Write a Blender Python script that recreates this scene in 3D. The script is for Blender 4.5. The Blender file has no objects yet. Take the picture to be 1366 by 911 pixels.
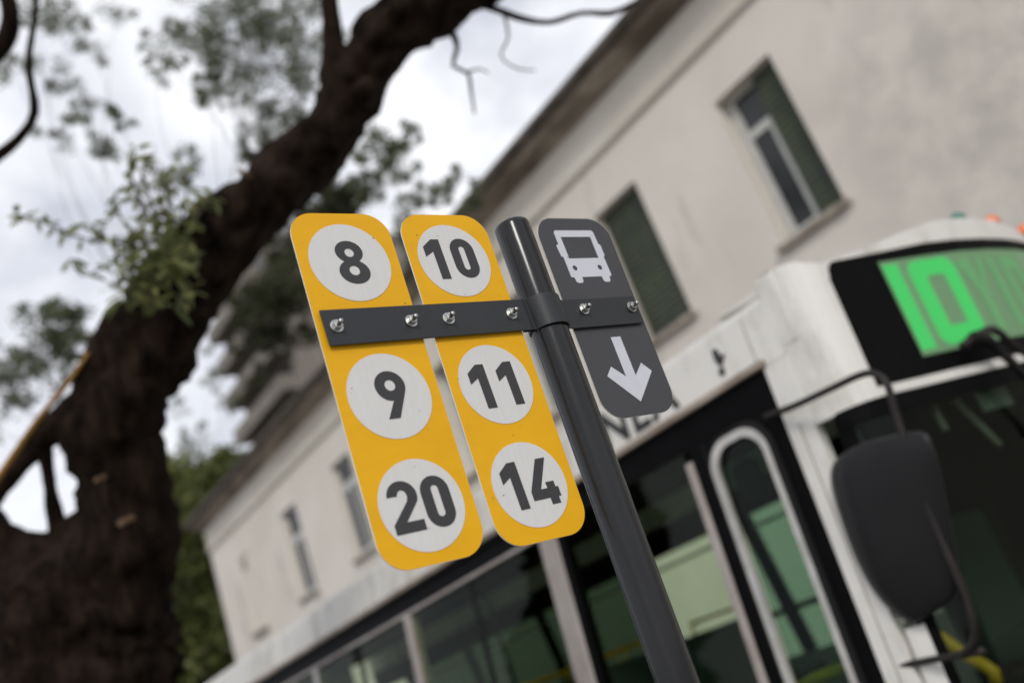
import bpy, bmesh, math, random
from mathutils import Vector, Matrix, noise
sc = bpy.context.scene
COL = sc.collection
random.seed(7)
H = 1.8                                    # eye height of the photographer

# ---------------------------------------------------------------- camera
RIGHT = Vector((-0.520648706991854, -0.7869438347211752, -0.3311258445060571)).normalized()
DOWN = Vector((0.459116597627524, 0.06892376507482934, -0.885698291964873)).normalized()
FWD = Vector((0.7198172502020524, -0.6131630416136469, 0.32541390675520354)).normalized()
cd = bpy.data.cameras.new('camera')
cam = bpy.data.objects.new('camera', cd)
COL.objects.link(cam)
m = Matrix.Identity(4)
for i in range(3):
    m[i][0] = RIGHT[i]; m[i][1] = -DOWN[i]; m[i][2] = -FWD[i]
m.translation = Vector((0, 0, H))
cam.matrix_world = m
FPX = 1300.0
cd.sensor_width = 36; cd.lens = FPX/1366*36
cd.clip_start = .05; cd.clip_end = 3000
cd.dof.use_dof = True; cd.dof.focus_distance = 1.88; cd.dof.aperture_fstop = 1.5
cd.dof.aperture_blades = 0
sc.camera = cam

# ---------------------------------------------------------------- sky, sun, exposure
SUN_EL, SUN_ROT = math.radians(33), math.radians(-58)
w = bpy.data.worlds.new('World'); sc.world = w; w.use_nodes = True
nt = w.node_tree; nt.nodes.clear()
out = nt.nodes.new('ShaderNodeOutputWorld'); bg = nt.nodes.new('ShaderNodeBackground')
sky = nt.nodes.new('ShaderNodeTexSky'); sky.sky_type = 'NISHITA'; sky.sun_disc = False
sky.sun_elevation = SUN_EL; sky.sun_rotation = SUN_ROT
tc = nt.nodes.new('ShaderNodeTexCoord')
n1 = nt.nodes.new('ShaderNodeTexNoise'); n1.inputs['Scale'].default_value = 5.2; n1.inputs['Detail'].default_value = 6
n1.inputs['Roughness'].default_value = .55; n1.inputs['Distortion'].default_value = .35
nt.links.new(tc.outputs['Generated'], n1.inputs['Vector'])
cr = nt.nodes.new('ShaderNodeValToRGB')
cr.color_ramp.elements[0].position = .36; cr.color_ramp.elements[0].color = (5.7, 5.9, 6.7, 1)
cr.color_ramp.elements[1].position = .66; cr.color_ramp.elements[1].color = (10.2, 10.3, 10.6, 1)
nt.links.new(n1.outputs['Fac'], cr.inputs['Fac'])
mx = nt.nodes.new('ShaderNodeMix'); mx.data_type = 'RGBA'; mx.inputs[0].default_value = .93
nt.links.new(sky.outputs['Color'], mx.inputs[6]); nt.links.new(cr.outputs['Color'], mx.inputs[7])
nt.links.new(mx.outputs[2], bg.inputs['Color']); bg.inputs['Strength'].default_value = .1
nt.links.new(bg.outputs[0], out.inputs[0])
sl = bpy.data.lights.new('sun', 'SUN'); sl.energy = 1.3; sl.angle = math.radians(12); sl.color = (1, .965, .91)
so = bpy.data.objects.new('sun', sl); COL.objects.link(so)
sd = Vector((math.sin(SUN_ROT)*math.cos(SUN_EL), math.cos(SUN_ROT)*math.cos(SUN_EL), math.sin(SUN_EL)))
so.rotation_euler = sd.to_track_quat('Z', 'Y').to_euler()
sc.view_settings.view_transform = 'Standard'; sc.view_settings.look = 'None'
sc.view_settings.gamma = 1; sc.view_settings.exposure = 0.2

# ---------------------------------------------------------------- helpers
def at(px, py, **k):
    """world point seen at photo pixel (px,py) on the plane X=, Y=, or at depth D="""
    d = RIGHT*(px-683) + DOWN*(py-455.5) + FWD*FPX
    if 'X' in k: t = k['X']/d.x
    elif 'Y' in k: t = k['Y']/d.y
    else: t = k['D']/FPX
    return d*t + Vector((0, 0, H))

def mat(name, col, rough=.6, metal=0, var=0, scale=4, bump=0, bscale=30, col2=None, stretch=None, spec=.5, coat=0, leaf=False, lo=.35, hi=.65, detail=5):
    mt = bpy.data.materials.new(name); mt.use_nodes = True
    t = mt.node_tree; b = t.nodes['Principled BSDF']
    b.inputs['Base Color'].default_value = (*col, 1); b.inputs['Roughness'].default_value = rough
    b.inputs['Metallic'].default_value = metal; b.inputs['Specular IOR Level'].default_value = spec
    b.inputs['Coat Weight'].default_value = coat; b.inputs['Coat Roughness'].default_value = .12
    co = t.nodes.new('ShaderNodeTexCoord'); mp = t.nodes.new('ShaderNodeMapping')
    t.links.new(co.outputs['Object'], mp.inputs['Vector'])
    if stretch: mp.inputs['Scale'].default_value = stretch
    if leaf:
        g = t.nodes.new('ShaderNodeNewGeometry'); r = t.nodes.new('ShaderNodeValToRGB')
        r.color_ramp.elements[0].color = (*col, 1); r.color_ramp.elements[1].color = (*col2, 1)
        t.links.new(g.outputs['Random Per Island'], r.inputs['Fac']); t.links.new(r.outputs['Color'], b.inputs['Base Color'])
        tr = t.nodes.new('ShaderNodeBsdfTranslucent'); t.links.new(r.outputs['Color'], tr.inputs['Color'])
        ms = t.nodes.new('ShaderNodeMixShader'); ms.inputs[0].default_value = .5
        t.links.new(b.outputs[0], ms.inputs[1]); t.links.new(tr.outputs[0], ms.inputs[2])
        t.links.new(ms.outputs[0], t.nodes['Material Output'].inputs[0])
    elif col2 or var:
        c2 = col2 or tuple(c*(1-var) for c in col)
        n = t.nodes.new('ShaderNodeTexNoise'); n.inputs['Scale'].default_value = scale; n.inputs['Detail'].default_value = detail
        n.inputs['Roughness'].default_value = .65
        r = t.nodes.new('ShaderNodeValToRGB'); r.color_ramp.elements[0].position = lo; r.color_ramp.elements[1].position = hi
        r.color_ramp.elements[0].color = (*c2, 1); r.color_ramp.elements[1].color = (*col, 1)
        t.links.new(mp.outputs[0], n.inputs['Vector']); t.links.new(n.outputs['Fac'], r.inputs['Fac'])
        t.links.new(r.outputs['Color'], b.inputs['Base Color'])
    if bump:
        n = t.nodes.new('ShaderNodeTexNoise'); n.inputs['Scale'].default_value = bscale; n.inputs['Detail'].default_value = 6
        bp = t.nodes.new('ShaderNodeBump'); bp.inputs['Strength'].default_value = bump; bp.inputs['Distance'].default_value = .02
        t.links.new(mp.outputs[0], n.inputs['Vector']); t.links.new(n.outputs['Fac'], bp.inputs['Height'])
        t.links.new(bp.outputs[0], b.inputs['Normal'])
    return mt

def glass(name, tint, fres=1.45, rough=.03):
    mt = bpy.data.materials.new(name); mt.use_nodes = True
    t = mt.node_tree; t.nodes.clear()
    o = t.nodes.new('ShaderNodeOutputMaterial'); ms = t.nodes.new('ShaderNodeMixShader')
    tr = t.nodes.new('ShaderNodeBsdfTransparent'); tr.inputs[0].default_value = (*tint, 1)
    gl = t.nodes.new('ShaderNodeBsdfGlossy'); gl.inputs['Roughness'].default_value = rough
    lw = t.nodes.new('ShaderNodeLayerWeight'); lw.inputs['Blend'].default_value = .5
    pw = t.nodes.new('ShaderNodeMath'); pw.operation = 'POWER'; pw.inputs[1].default_value = 5
    ma_ = t.nodes.new('ShaderNodeMath'); ma_.operation = 'MULTIPLY_ADD'; ma_.inputs[1].default_value = .35; ma_.inputs[2].default_value = .012
    t.links.new(lw.outputs['Facing'], pw.inputs[0]); t.links.new(pw.outputs[0], ma_.inputs[0]); t.links.new(ma_.outputs[0], ms.inputs[0]); t.links.new(tr.outputs[0], ms.inputs[1]); t.links.new(gl.outputs[0], ms.inputs[2])
    t.links.new(ms.outputs[0], o.inputs[0])
    return mt

def emis(name, col, s, base=(.02, .03, .02)):
    mt = mat(name, base, .5); b = mt.node_tree.nodes['Principled BSDF']
    b.inputs['Emission Color'].default_value = (*col, 1); b.inputs['Emission Strength'].default_value = s
    return mt

class MB:
    def __init__(s): s.v = []; s.f = []; s.smooth = False
    def add(s, vs, fs):
        o = len(s.v); s.v += [tuple(v) for v in vs]; s.f += [tuple(i+o for i in f) for f in fs]; return s
    def box(s, x0, x1, y0, y1, z0, z1):
        return s.hexa([(x0,y0,z0),(x1,y0,z0),(x1,y1,z0),(x0,y1,z0),(x0,y0,z1),(x1,y0,z1),(x1,y1,z1),(x0,y1,z1)])
    def hexa(s, v): return s.add(v, [(0,3,2,1),(4,5,6,7),(0,1,5,4),(1,2,6,5),(2,3,7,6),(3,0,4,7)])
    def extr(s, prof, d):                     # prof: closed polygon of 3d points, extruded along d
        n = len(prof); d = Vector(d); a = [Vector(p) for p in prof]
        return s.add(a+[p+d for p in a], [tuple(range(n))[::-1], tuple(range(n, 2*n))]+[(i, (i+1) % n, n+(i+1) % n, n+i) for i in range(n)])
    def tube(s, pts, rads, n=10, rough=0, fr=3, cap=True, seed=0):
        pts = [Vector(p) for p in pts]; k = len(pts); rings = []
        up = None
        for i in range(k):
            d = (pts[min(i+1, k-1)]-pts[max(i-1, 0)]).normalized()
            if up is None: up = Vector((0, 0, 1)) if abs(d.z) < .9 else Vector((1, 0, 0))
            a = (up - d*up.dot(d)).normalized(); up = a; b = d.cross(a)
            r = rads[i] if hasattr(rads, '__len__') else rads
            ring = []
            for j in range(n):
                t = 2*math.pi*j/n; o = a*math.cos(t)+b*math.sin(t); p = pts[i]+o*r
                if rough: p += o*r*rough*(noise.noise((pts[i]*fr+o*1.6)+Vector((seed, 0, 0)))+.75*noise.noise(p*fr*3.6)+.4*noise.noise(p*fr*9))
                ring.append(p)
            rings.append(ring)
        vs = [p for r in rings for p in r]
        fs = [(i*n+j, i*n+(j+1) % n, (i+1)*n+(j+1) % n, (i+1)*n+j) for i in range(k-1) for j in range(n)]
        if cap: fs += [tuple(range(n))[::-1], tuple(range((k-1)*n, k*n))]
        return s.add(vs, fs)
    def build(s, name, mt, parent=None, smooth=False, bevel=0, seg=2):
        me = bpy.data.meshes.new(name); me.from_pydata(s.v, [], s.f); me.update()
        if bevel:
            bm = bmesh.new(); bm.from_mesh(me); bmesh.ops.recalc_face_normals(bm, faces=bm.faces)
            es = [e for e in bm.edges if len(e.link_faces) == 2 and e.calc_face_angle(0) > .5]
            bmesh.ops.bevel(bm, geom=es, offset=bevel, segments=seg, affect='EDGES', profile=.5, clamp_overlap=True)
            bm.to_mesh(me); bm.free()
        if smooth:
            for p in me.polygons: p.use_smooth = True
        me.materials.append(mt)
        return link(name, me, parent)

def link(name, me, parent=None):
    o = bpy.data.objects.new(name, me); COL.objects.link(o)
    if parent:
        o.parent = parent; o.matrix_parent_inverse = parent_inv(parent)
    return o
def parent_inv(p):
    mm = Matrix.Identity(4); q = p
    while q:
        mm = mm @ Matrix.Identity(4); q = q.parent
    return mm.inverted()
def tag(o, label=None, cat=None, group=None, kind=None):
    for k, v in (('label', label), ('category', cat), ('group', group), ('kind', kind)):
        if v: o[k] = v
    return o
# Empties stay at the world origin of their own thing; children carry world coordinates relative to it
def empty(name, loc, label, cat, group=None):
    e = bpy.data.objects.new(name, None); COL.objects.link(e); e.location = loc
    e.empty_display_size = .2
    tag(e, label, cat, group); return e
class Sub:      # gathers parts in world coordinates then moves them under the thing
    pass
def fit_parent(o):                          # after building in world coords: keep place under a moved Empty
    p = o.parent
    off = Vector((0, 0, 0)); q = p
    while q: off += q.location; q = q.parent
    o.location = o.location - off
    return o

def link(name, me, parent=None):
    o = bpy.data.objects.new(name, me); COL.objects.link(o)
    if parent:
        o.parent = parent
        off = Vector((0, 0, 0)); q = parent
        while q: off += q.location; q = q.parent
        o.location = -off
    return o

def resample(path, step):
    """Catmull-Rom through (Vector, radius) pairs"""
    P = [p for p, r in path]; Rr = [r for p, r in path]; o = []; orr = []
    for i in range(len(P)-1):
        p0, p1, p2, p3 = P[max(i-1, 0)], P[i], P[i+1], P[min(i+2, len(P)-1)]
        n = max(1, int((p2-p1).length/step))
        for j in range(n):
            t = j/n; t2 = t*t; t3 = t2*t
            o.append(.5*((2*p1)+(p2-p0)*t+(2*p0-5*p1+4*p2-p3)*t2+(3*p1-p0-3*p2+p3)*t3)); orr.append(Rr[i]*(1-t)+Rr[i+1]*t)
    o.append(P[-1]); orr.append(Rr[-1]); return o, orr

def plate(loops, name, mt, to3d, th, parent):
    """flat shape with holes from 2-D loops, thickness th; to3d maps (a,b) to the front plane"""
    cu = bpy.data.curves.new(name, 'CURVE'); cu.dimensions = '2D'; cu.fill_mode = 'BOTH'; cu.extrude = th/2
    for lp in loops:
        sp = cu.splines.new('POLY'); sp.points.add(len(lp)-1)
        for i, (a, b) in enumerate(lp): sp.points[i].co = (a, b, 0, 1)
        sp.use_cyclic_u = True
    tmp = bpy.data.objects.new(name, cu); COL.objects.link(tmp)
    dg = bpy.context.evaluated_depsgraph_get()
    me = bpy.data.meshes.new_from_object(tmp.evaluated_get(dg))
    bpy.data.objects.remove(tmp); bpy.data.curves.remove(cu)
    for v in me.vertices: v.co = to3d(v.co.x, v.co.y, v.co.z)
    me.materials.clear(); me.materials.append(mt); me.name = name
    return link(name, me, parent)

def arc(cx, cy, rx, ry, a0, a1, n=24):
    return [(cx+rx*math.cos(math.radians(a0+(a1-a0)*i/n)), cy+ry*math.sin(math.radians(a0+(a1-a0)*i/n))) for i in range(n+1)]
def rrect(x0, x1, y0, y1, r, n=10):
    return arc(x1-r, y1-r, r, r, 0, 90, n)+arc(x0+r, y1-r, r, r, 90, 180, n)+arc(x0+r, y0+r, r, r, 180, 270, n)+arc(x1-r, y0+r, r, r, 270, 360, n)

# ---------------------------------------------------------------- materials
M = {}
M['ground'] = mat('ground_soil', (.16, .15, .13), .9, var=.3, bump=.3)
M['asphalt'] = mat('asphalt', (.055, .055, .057), .85, var=.3, scale=9, bump=.5, bscale=120)
M['paving'] = mat('paving', (.3, .29, .27), .8, var=.25, scale=3, bump=.3)
M['kerb'] = mat('kerb_stone', (.35, .34, .32), .8, var=.2, bump=.3)
M['paintline'] = mat('road_paint', (.7, .7, .66), .6, var=.3, scale=12)
M['yellow'] = mat('yellow_sheeting', (.80, .42, .006), .5, spec=.25, col2=(.755, .385, .005), scale=6, stretch=(1, 1, 3), bump=.03, bscale=60)
M['disc'] = mat('white_sheeting', (.66, .65, .63), .5, spec=.3, col2=(.625, .615, .595), scale=26, stretch=(1, 6, .5), lo=.3, hi=.6)
M['print'] = mat('dark_print', (.042, .042, .044), .5, spec=.35)
M['white_print'] = mat('white_print', (.62, .63, .68), .45, var=.05, scale=30)
M['black_sheet'] = mat('black_plate_paint', (.052, .053, .060), .42, var=.12, scale=8, bump=.04, bscale=90)
M['edge'] = mat('plate_edge_aluminium', (.75, .72, .62), .4, metal=.4)
M['black_paint'] = mat('black_bracket_paint', (.026, .028, .031), .45, var=.12, scale=10, bump=.03, bscale=250, spec=.4)
M['pole'] = mat('black_pole_paint', (.016, .0165, .018), .22, var=.2, scale=14, bump=.03, bscale=40, stretch=(1, 1, .25), spec=.25, coat=.2)
M['dirt'] = mat('grime', (.10, .075, .045), .9)
M['zinc'] = mat('zinc_bolt', (.62, .62, .60), .36, metal=1, var=.4, scale=160)
def wall_material():
    mt = mat('old_white_plaster', (.62, .59, .545), .88, bump=.35, bscale=7)
    t = mt.node_tree; b = t.nodes['Principled BSDF']
    co = t.nodes.new('ShaderNodeTexCoord')
    def nz(scale, st, lo, hi, det=7):
        mp = t.nodes.new('ShaderNodeMapping'); mp.inputs['Scale'].default_value = st
        n = t.nodes.new('ShaderNodeTexNoise'); n.inputs['Scale'].default_value = scale; n.inputs['Detail'].default_value = det; n.inputs['Roughness'].default_value = .62
        mr = t.nodes.new('ShaderNodeMapRange'); mr.inputs[1].default_value = lo; mr.inputs[2].default_value = hi
        t.links.new(co.outputs['Object'], mp.inputs[0]); t.links.new(mp.outputs[0], n.inputs['Vector']); t.links.new(n.outputs['Fac'], mr.inputs[0])
        return mr.outputs[0]
    def mixc(fac, a, c):
        m_ = t.nodes.new('ShaderNodeMix'); m_.data_type = 'RGBA'; t.links.new(fac, m_.inputs[0])
        if isinstance(a, tuple): m_.inputs[6].default_value = (*a, 1)
        else: t.links.new(a, m_.inputs[6])
        m_.inputs[7].default_value = (*c, 1); return m_.outputs[2]
    c = mixc(nz(.5, (1, 1, 1), .35, .7), (.72, .672, .60), (.62, .575, .50))
    c = mixc(nz(1.4, (1, 1, .22), .58, .8), c, (.36, .33, .28))
    # large damp patch low on the right part of the wall
    g = t.nodes.new('ShaderNodeVectorMath'); g.operation = 'DISTANCE'; g.inputs[1].default_value = (4.0, -11, 6.2)
    t.links.new(co.outputs['Object'], g.inputs[0])
    mr = t.nodes.new('ShaderNodeMapRange'); mr.inputs[1].default_value = 2.6; mr.inputs[2].default_value = .3
    t.links.new(g.outputs['Value'], mr.inputs[0])
    mu = t.nodes.new('ShaderNodeMath'); mu.operation = 'MULTIPLY'; t.links.new(mr.outputs[0], mu.inputs[0]); t.links.new(nz(2.3, (1, 1, 1), .38, .62), mu.inputs[1])
    c = mixc(mu.outputs[0], c, (.50, .46, .42))
    t.links.new(c, b.inputs['Base Color'])
    return mt
M['wall'] = wall_material()
M['frieze'] = mat('frieze_plaster', (.73, .69, .61), .85, col2=(.6, .55, .46), scale=1.2, bump=.2, stretch=(.3, 1, 1))
M['cornice'] = mat('weathered_cornice', (.42, .36, .29), .9, col2=(.13, .105, .08), scale=1.7, bump=.5, bscale=9, stretch=(.45, 1, 1))
M['gutter'] = mat('rusty_gutter', (.13, .11, .09), .8, col2=(.045, .035, .028), scale=2.2, bump=.4)
M['sill'] = mat('stained_sill', (.42, .38, .32), .85, col2=(.22, .18, .14), scale=6, bump=.3)
M['reveal'] = mat('reveal_plaster', (.42, .40, .35), .9, var=.2)
M['winframe'] = mat('window_frame_paint', (.55, .55, .52), .55, var=.15, scale=8)
M['oldpane'] = mat('dusty_dark_glass', (.018, .02, .02), .16, var=.5, scale=3)
M['shutter'] = mat('green_shutter', (.052, .066, .034), .6, col2=(.028, .036, .024), scale=2.2)
M['tower'] = mat('tower_render', (.25, .22, .19), .85, var=.3, scale=.3)
M['towerdark'] = mat('tower_window', (.04, .045, .05), .2)
M['roof'] = mat('flat_roof', (.2, .19, .18), .9)
M['bark'] = mat('dark_bark', (.026, .017, .012), .95, spec=.06, col2=(.003, .0025, .002), scale=9, bump=1, bscale=11, stretch=(1, 1, .35))
M['bark2'] = mat('grey_bark', (.075, .068, .058), .95, var=.4, scale=5, bump=.8)
M['twig'] = mat('twig_bark', (.05, .042, .036), .9)
M['leafA'] = mat('shoot_leaf', (.10, .125, .055), .7, spec=.2, col2=(.36, .37, .15), leaf=True)
M['leafB'] = mat('fine_leaf', (.07, .085, .05), .6, spec=.2, col2=(.20, .22, .13), leaf=True)
M['leafC'] = mat('broad_crown_leaf', (.06, .085, .022), .5, col2=(.24, .26, .075), leaf=True)
M['leafD'] = mat('olive_leaf', (.03, .036, .016), .55, col2=(.10, .105, .045), leaf=True)
M['cable'] = mat('yellow_strap', (.33, .16, .022), .6, var=.3, scale=10)
M['buswhite'] = mat('bus_white_paint', (.72, .70, .655), .5, spec=.35, col2=(.50, .475, .425), scale=5, detail=9, bump=.03, bscale=4, stretch=(1, 1, .35), lo=.3, hi=.52)
M['busblack'] = mat('bus_black_panel', (.0035, .0035, .004), .55, spec=.06, var=.3, scale=5)
M['rubber'] = mat('rubber', (.010, .010, .010), .7, spec=.2)
M['alu'] = mat('dull_aluminium', (.50, .46, .43), .4, metal=.35, col2=(.33, .28, .25), scale=7, stretch=(1, 1, .3))
M['silver'] = mat('door_frame_metal', (.56, .54, .5), .36, metal=.4, var=.25, scale=8)
M['gutterrail'] = mat('dirty_gutter_rail', (.40, .34, .28), .6, col2=(.2, .15, .11), scale=5, stretch=(.5, 1, 1))
M['busglass'] = glass('green_bus_glass', (.80, .87, .77))
M['doorglass'] = glass('door_glass', (.50, .66, .56))
M['darkviewglass'] = glass('dark_view_far_glass', (.27, .33, .29))  # no film: tint darkened to stand in for the dark view beyond
M['farglass'] = glass('clear_far_glass', (.94, .97, .93))
M['windscreen'] = glass('windscreen_glass', (.66, .74, .67))
M['displayglass'] = mat('display_panel', (.16, .23, .15), .35)
M['led'] = emis('green_led_digit', (.02, .84, .14), .62)
M['ledhalo'] = emis('green_led_halo', (.06, .52, .13), .46, (.1, .2, .1))
M['ledfaint'] = emis('green_led_faint', (.08, .40, .12), .40, (.1, .2, .1))
M['ledback'] = emis('green_led_glow', (.12, .30, .11), .34, (.12, .18, .12))
M['orange'] = mat('orange_lens', (.85, .16, .02), .25, coat=.4)
M['teal'] = mat('green_lens', (.015, .16, .10), .25, coat=.4)
M['mirror'] = mat('black_mirror_plastic', (.011, .011, .0115), .42, spec=.25, var=.2, scale=6)
M['arm'] = mat('mirror_arm_paint', (.022, .017, .015), .5, spec=.3, var=.4, scale=12)
M['interior'] = mat('bus_interior_trim', (.02, .022, .021), .8, spec=.15, var=.15)
M['ceiling'] = mat('bus_ceiling', (.02, .022, .021), .8, spec=.2)
M['seat'] = mat('seat_fabric', (.045, .07, .065), .8)
M['rail'] = mat('yellow_handrail', (.85, .46, .012), .4)
M['text'] = mat('black_vinyl', (.014, .014, .015), .45)
M['hub'] = mat('wheel_hub', (.35, .35, .34), .5, metal=.5)

# ---------------------------------------------------------------- ground
def sheet(name, x0, x1, y0, y1, z, mt):
    MBx = MB(); MBx.add([(x0, y0, z), (x1, y0, z), (x1, y1, z), (x0, y1, z)], [(0, 1, 2, 3)])
    return tag(MBx.build(name, mt), kind='structure')
sheet('ground', -900, 900, -900, 900, -.16, M['ground'])
sheet('road', -300, 300, -9.0, -2.6, -.12, M['asphalt'])
tag(MB().box(-40, 60, -2.45, 4, -.3, 0).build('pavement', M['paving']), kind='structure')
tag(MB().box(-40, 60, -11.3, -9.1, -.3, 0).build('far_pavement', M['paving']), kind='structure')
tag(MB().box(-40, 60, -2.6, -2.453, -.3, .006).build('kerb', M['kerb'], bevel=.02), kind='structure')
tag(MB().box(-40, 60, -9.1, -8.955, -.3, .006).build('far_kerb', M['kerb'], bevel=.02), kind='structure')
for i in range(-6, 12):
    sheet('lane_marking', i*5., i*5.+2.2, -6.6, -6.48, -.116, M['paintline'])

# ---------------------------------------------------------------- the bus stop sign
SX = 1.341
ZC = .6044 + H
poleb = Vector((1.345, -1.2285*1.345/1.341 - .055, 0))
stop = empty('bus_stop_sign', (1.345, -1.18, 0), 'black pole with two yellow route number plates and a dark bus arrow plate', 'bus stop sign')
EYE = Vector((0, 0, H))
FU = Vector((-.02408, -.99955, -.01785)); FV = Vector((.01249, .01755, -.99977)); FN = Vector((.99963, -.0243, .01206))
FT = Vector((1.3411, -1.1683, .6044+H))       # the plates share one slightly leaning plane
def slide(x, y, z):
    p = Vector((SX, y, z))-EYE
    return EYE+p*((FT-EYE).dot(FN)/p.dot(FN))+FN*(x-SX)
def fr(uc, zc, x):                       # measured coordinates in mm (right, up) -> world
    return lambda a, b, t: slide(x+t, -(uc+a)/1000, zc+b/1000)
def fuv(u0, v0, x):                      # coordinates in the plane itself
    return lambda a, b, t: FT+FU*(u0+a/1000)+FV*(v0-b/1000)+FN*(x-SX+t)
UA, UB, UC = 854.8, 1078.7, 1407.1
def plate3(name, mt, uc, top, bot, r, label):
    o = plate([rrect(-100, 100, -bot*1000, -top*1000, r, 14)], name, mt, fuv(uc, 0, SX+.0065), .003, stop)
    o.data.materials.append(M['edge'])
    for p in o.data.polygons:
        if abs(p.normal.x) < .5: p.material_index = 1
    tag(o, label); return o
pa = plate3('route_plate', M['yellow'], -.3135, -.2881, .376, 50, 'yellow route plate reading 8, 9 and 20')
pb = plate3('route_plate', M['yellow'], -.0896, -.2884, .3797, 50, 'yellow route plate reading 10, 11 and 14')
pc = plate3('symbol_plate', M['black_sheet'], .2388, -.2841, .1805, 50, 'dark plate with white bus symbol and down arrow')

def d0(x0, x1, y0, y1, hx0, hx1, hy0, hy1):
    return [rrect(x0, x1, y0, y1, (x1-x0)/2*.98, 14), rrect(hx0, hx1, hy0, hy1, (hx1-hx0)/2*.98, 10)]
def d1(x, y): # bottom right stroke corner reference
    return [[(x, y+79-7), (x+22, y+88), (x+40, y+88), (x+40, y), (x+19.5, y), (x+19.5, y+61), (x, y+50)]]
def d8(cx):
    pts = []; N = 60
    def hw(y):
        a = 1-((y-23.5)/23)**2; b = 1-((y+18)/24.6)**2
        return max(27.5*math.sqrt(a) if a > 0 else 0, 30.5*math.sqrt(b) if b > 0 else 0)
    ys = [2-44.6*math.cos(math.pi*i/N)+0 for i in range(N+1)]
    ys = [-42.6+89.1*(1-math.cos(math.pi*i/N))/2 for i in range(N+1)]
    pts = [(cx+hw(y), y) for y in ys]+[(cx-hw(y), y) for y in ys[::-1]][1:-1]
    return [pts, arc(cx, 21.5, 9.3, 8.8, 0, 345, 20), arc(cx, -15.5, 10.3, 9.8, 0, 345, 20)]
def d9(cx):
    o = [(cx-21.5, -40.5), (cx+1, -40.5), (cx+23, 1), (cx+27, 9)]
    o += arc(cx, 19.5, 29.5, 28, -8, 262, 40) + [(cx-1, -7.5)]
    return [o, arc(cx, 20.5, 10.2, 10.2, 0, 345, 20)]
def d2():
    o = [(-72, 24)] + arc(-44.2, 22.5, 28, 26.2, 177, -28, 30) + [(-49, -20.8), (-17, -20.8), (-17, -38.8), (-73.5, -38.8), (-73.5, -22.5), (-37.5, 13.5)]
    o += arc(-44.2, 22.5, 9, 10.5, -40, 178, 16) + [(-53.4, 24)]
    return [o]
D4 = [[(19.5, 43.6), (41.5, 43.6), (9.5, -13.2), (24, -13.2), (24, -2), (43, -2), (43, -13.2), (49, -13.2), (49, -31.5), (43, -31.5), (43, -44), (23.5, -44), (23.5, -31.5), (-13.5, -31.5), (-13.5, -14.5)]]
discz = {0: 604.4+184.7, 1: 604.4-79.1, 2: 604.4-276.1}
discv = {0: -.1847, 1: .0791, 2: .2761}
def put(pl_, uc, row, glyphs):
    zc = H + discz[row]/1000
    plate([arc(0, 0, 79.7, 79.7, 0, 356, 89)], 'white_disc', M['disc'], fuv(-.3135 if uc == UA else -.0896, discv[row], SX+.0045), .0008, pl_)
    for g in glyphs:
        plate(g, 'number', M['print'], fr(uc, zc, SX+.0037), .0006, pl_)
put(pa, UA, 0, [d8(2.5)])
put(pa, UA, 1, [d9(-1.5)])
put(pa, UA, 2, [d2(), d0(-8.8, 46.5, -41, 48, 12, 26.2, -23, 31.5)])
put(pb, UB, 0, [d1(-59.5, -39.3), d0(.6, 55.4, -38.4, 49.8, 20.5, 34, -20.8, 32)])
put(pb, UB, 1, [d1(-60, -45.8), d1(4, -45.6)])
put(pb, UB, 2, [d1(-67, -42.5), D4])
bx = 12.5
busicon = [[(bx-57, 249), (bx-52.5, 254.5), (bx+52.5, 254.5), (bx+57, 249), (bx+57.5, 219.5), (bx+62.5, 217), (bx+62.5, 190), (bx+60, 188), (bx+58, 188),
            (bx+58.5, 141), (bx+54, 138), (bx+50.5, 138), (bx+49, 128), (bx+45.5, 124.5), (bx+33, 124.5), (bx+29.5, 128), (bx+28, 138.5),
            (bx-28, 138.5), (bx-29.5, 128), (bx-33, 124.5), (bx-45.5, 124.5), (bx-49, 128), (bx-50.5, 138), (bx-58, 139), (bx-58.5, 141), (bx-58, 188), (bx-63, 190), (bx-64.5, 217), (bx-62, 219), (bx-57.5, 219.5)],
           [(bx-43.5, 184.2), (bx+42, 184.2), (bx+42.5, 238), (bx-43, 238)],
           arc(bx-38, 160.8, 6.3, 6.3, 0, 340, 16), arc(bx+34, 160.8, 6.3, 6.3, 0, 340, 16)]
plate(busicon, 'bus_symbol', M['white_print'], fr(UC, ZC, SX+.0044), .0008, pc)
arrow = [[(-5, -6.5), (22, -6.5), (20.5, -97), (50, -70.5), (70.5, -91.5), (5, -154.5), (-57, -91), (-37, -71.5), (-7, -97)]]
plate(arrow, 'arrow_symbol', M['white_print'], fr(UC, ZC, SX+.0044), .0008, pc)

# specks of dirt and scuffs on the sheeting
rnd = random.Random(77)
for uc_, pl__, n_ in ((-.3135, pa, 16), (-.0896, pb, 14), (.2388, pc, 7)):
    mb = MB()
    for _ in range(n_):
        a_, b_ = rnd.uniform(-88, 88), rnd.uniform(-340, 250 if n_ > 10 else 240) if n_ > 10 else rnd.uniform(-150, 240)
        f_ = fuv(uc_, 0, SX+.0034); q_ = rnd.uniform(.35, 1.0); el = rnd.uniform(1, 2.2)
        mb.add([f_(a_+q_*math.cos(t_)*el, b_+q_*math.sin(t_), 0) for t_ in [k_*math.pi/4 for k_ in range(8)]], [tuple(range(8))])
    tag(mb.build('dirt_specks', M['dirt'], pl__), kind='stuff')
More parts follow.
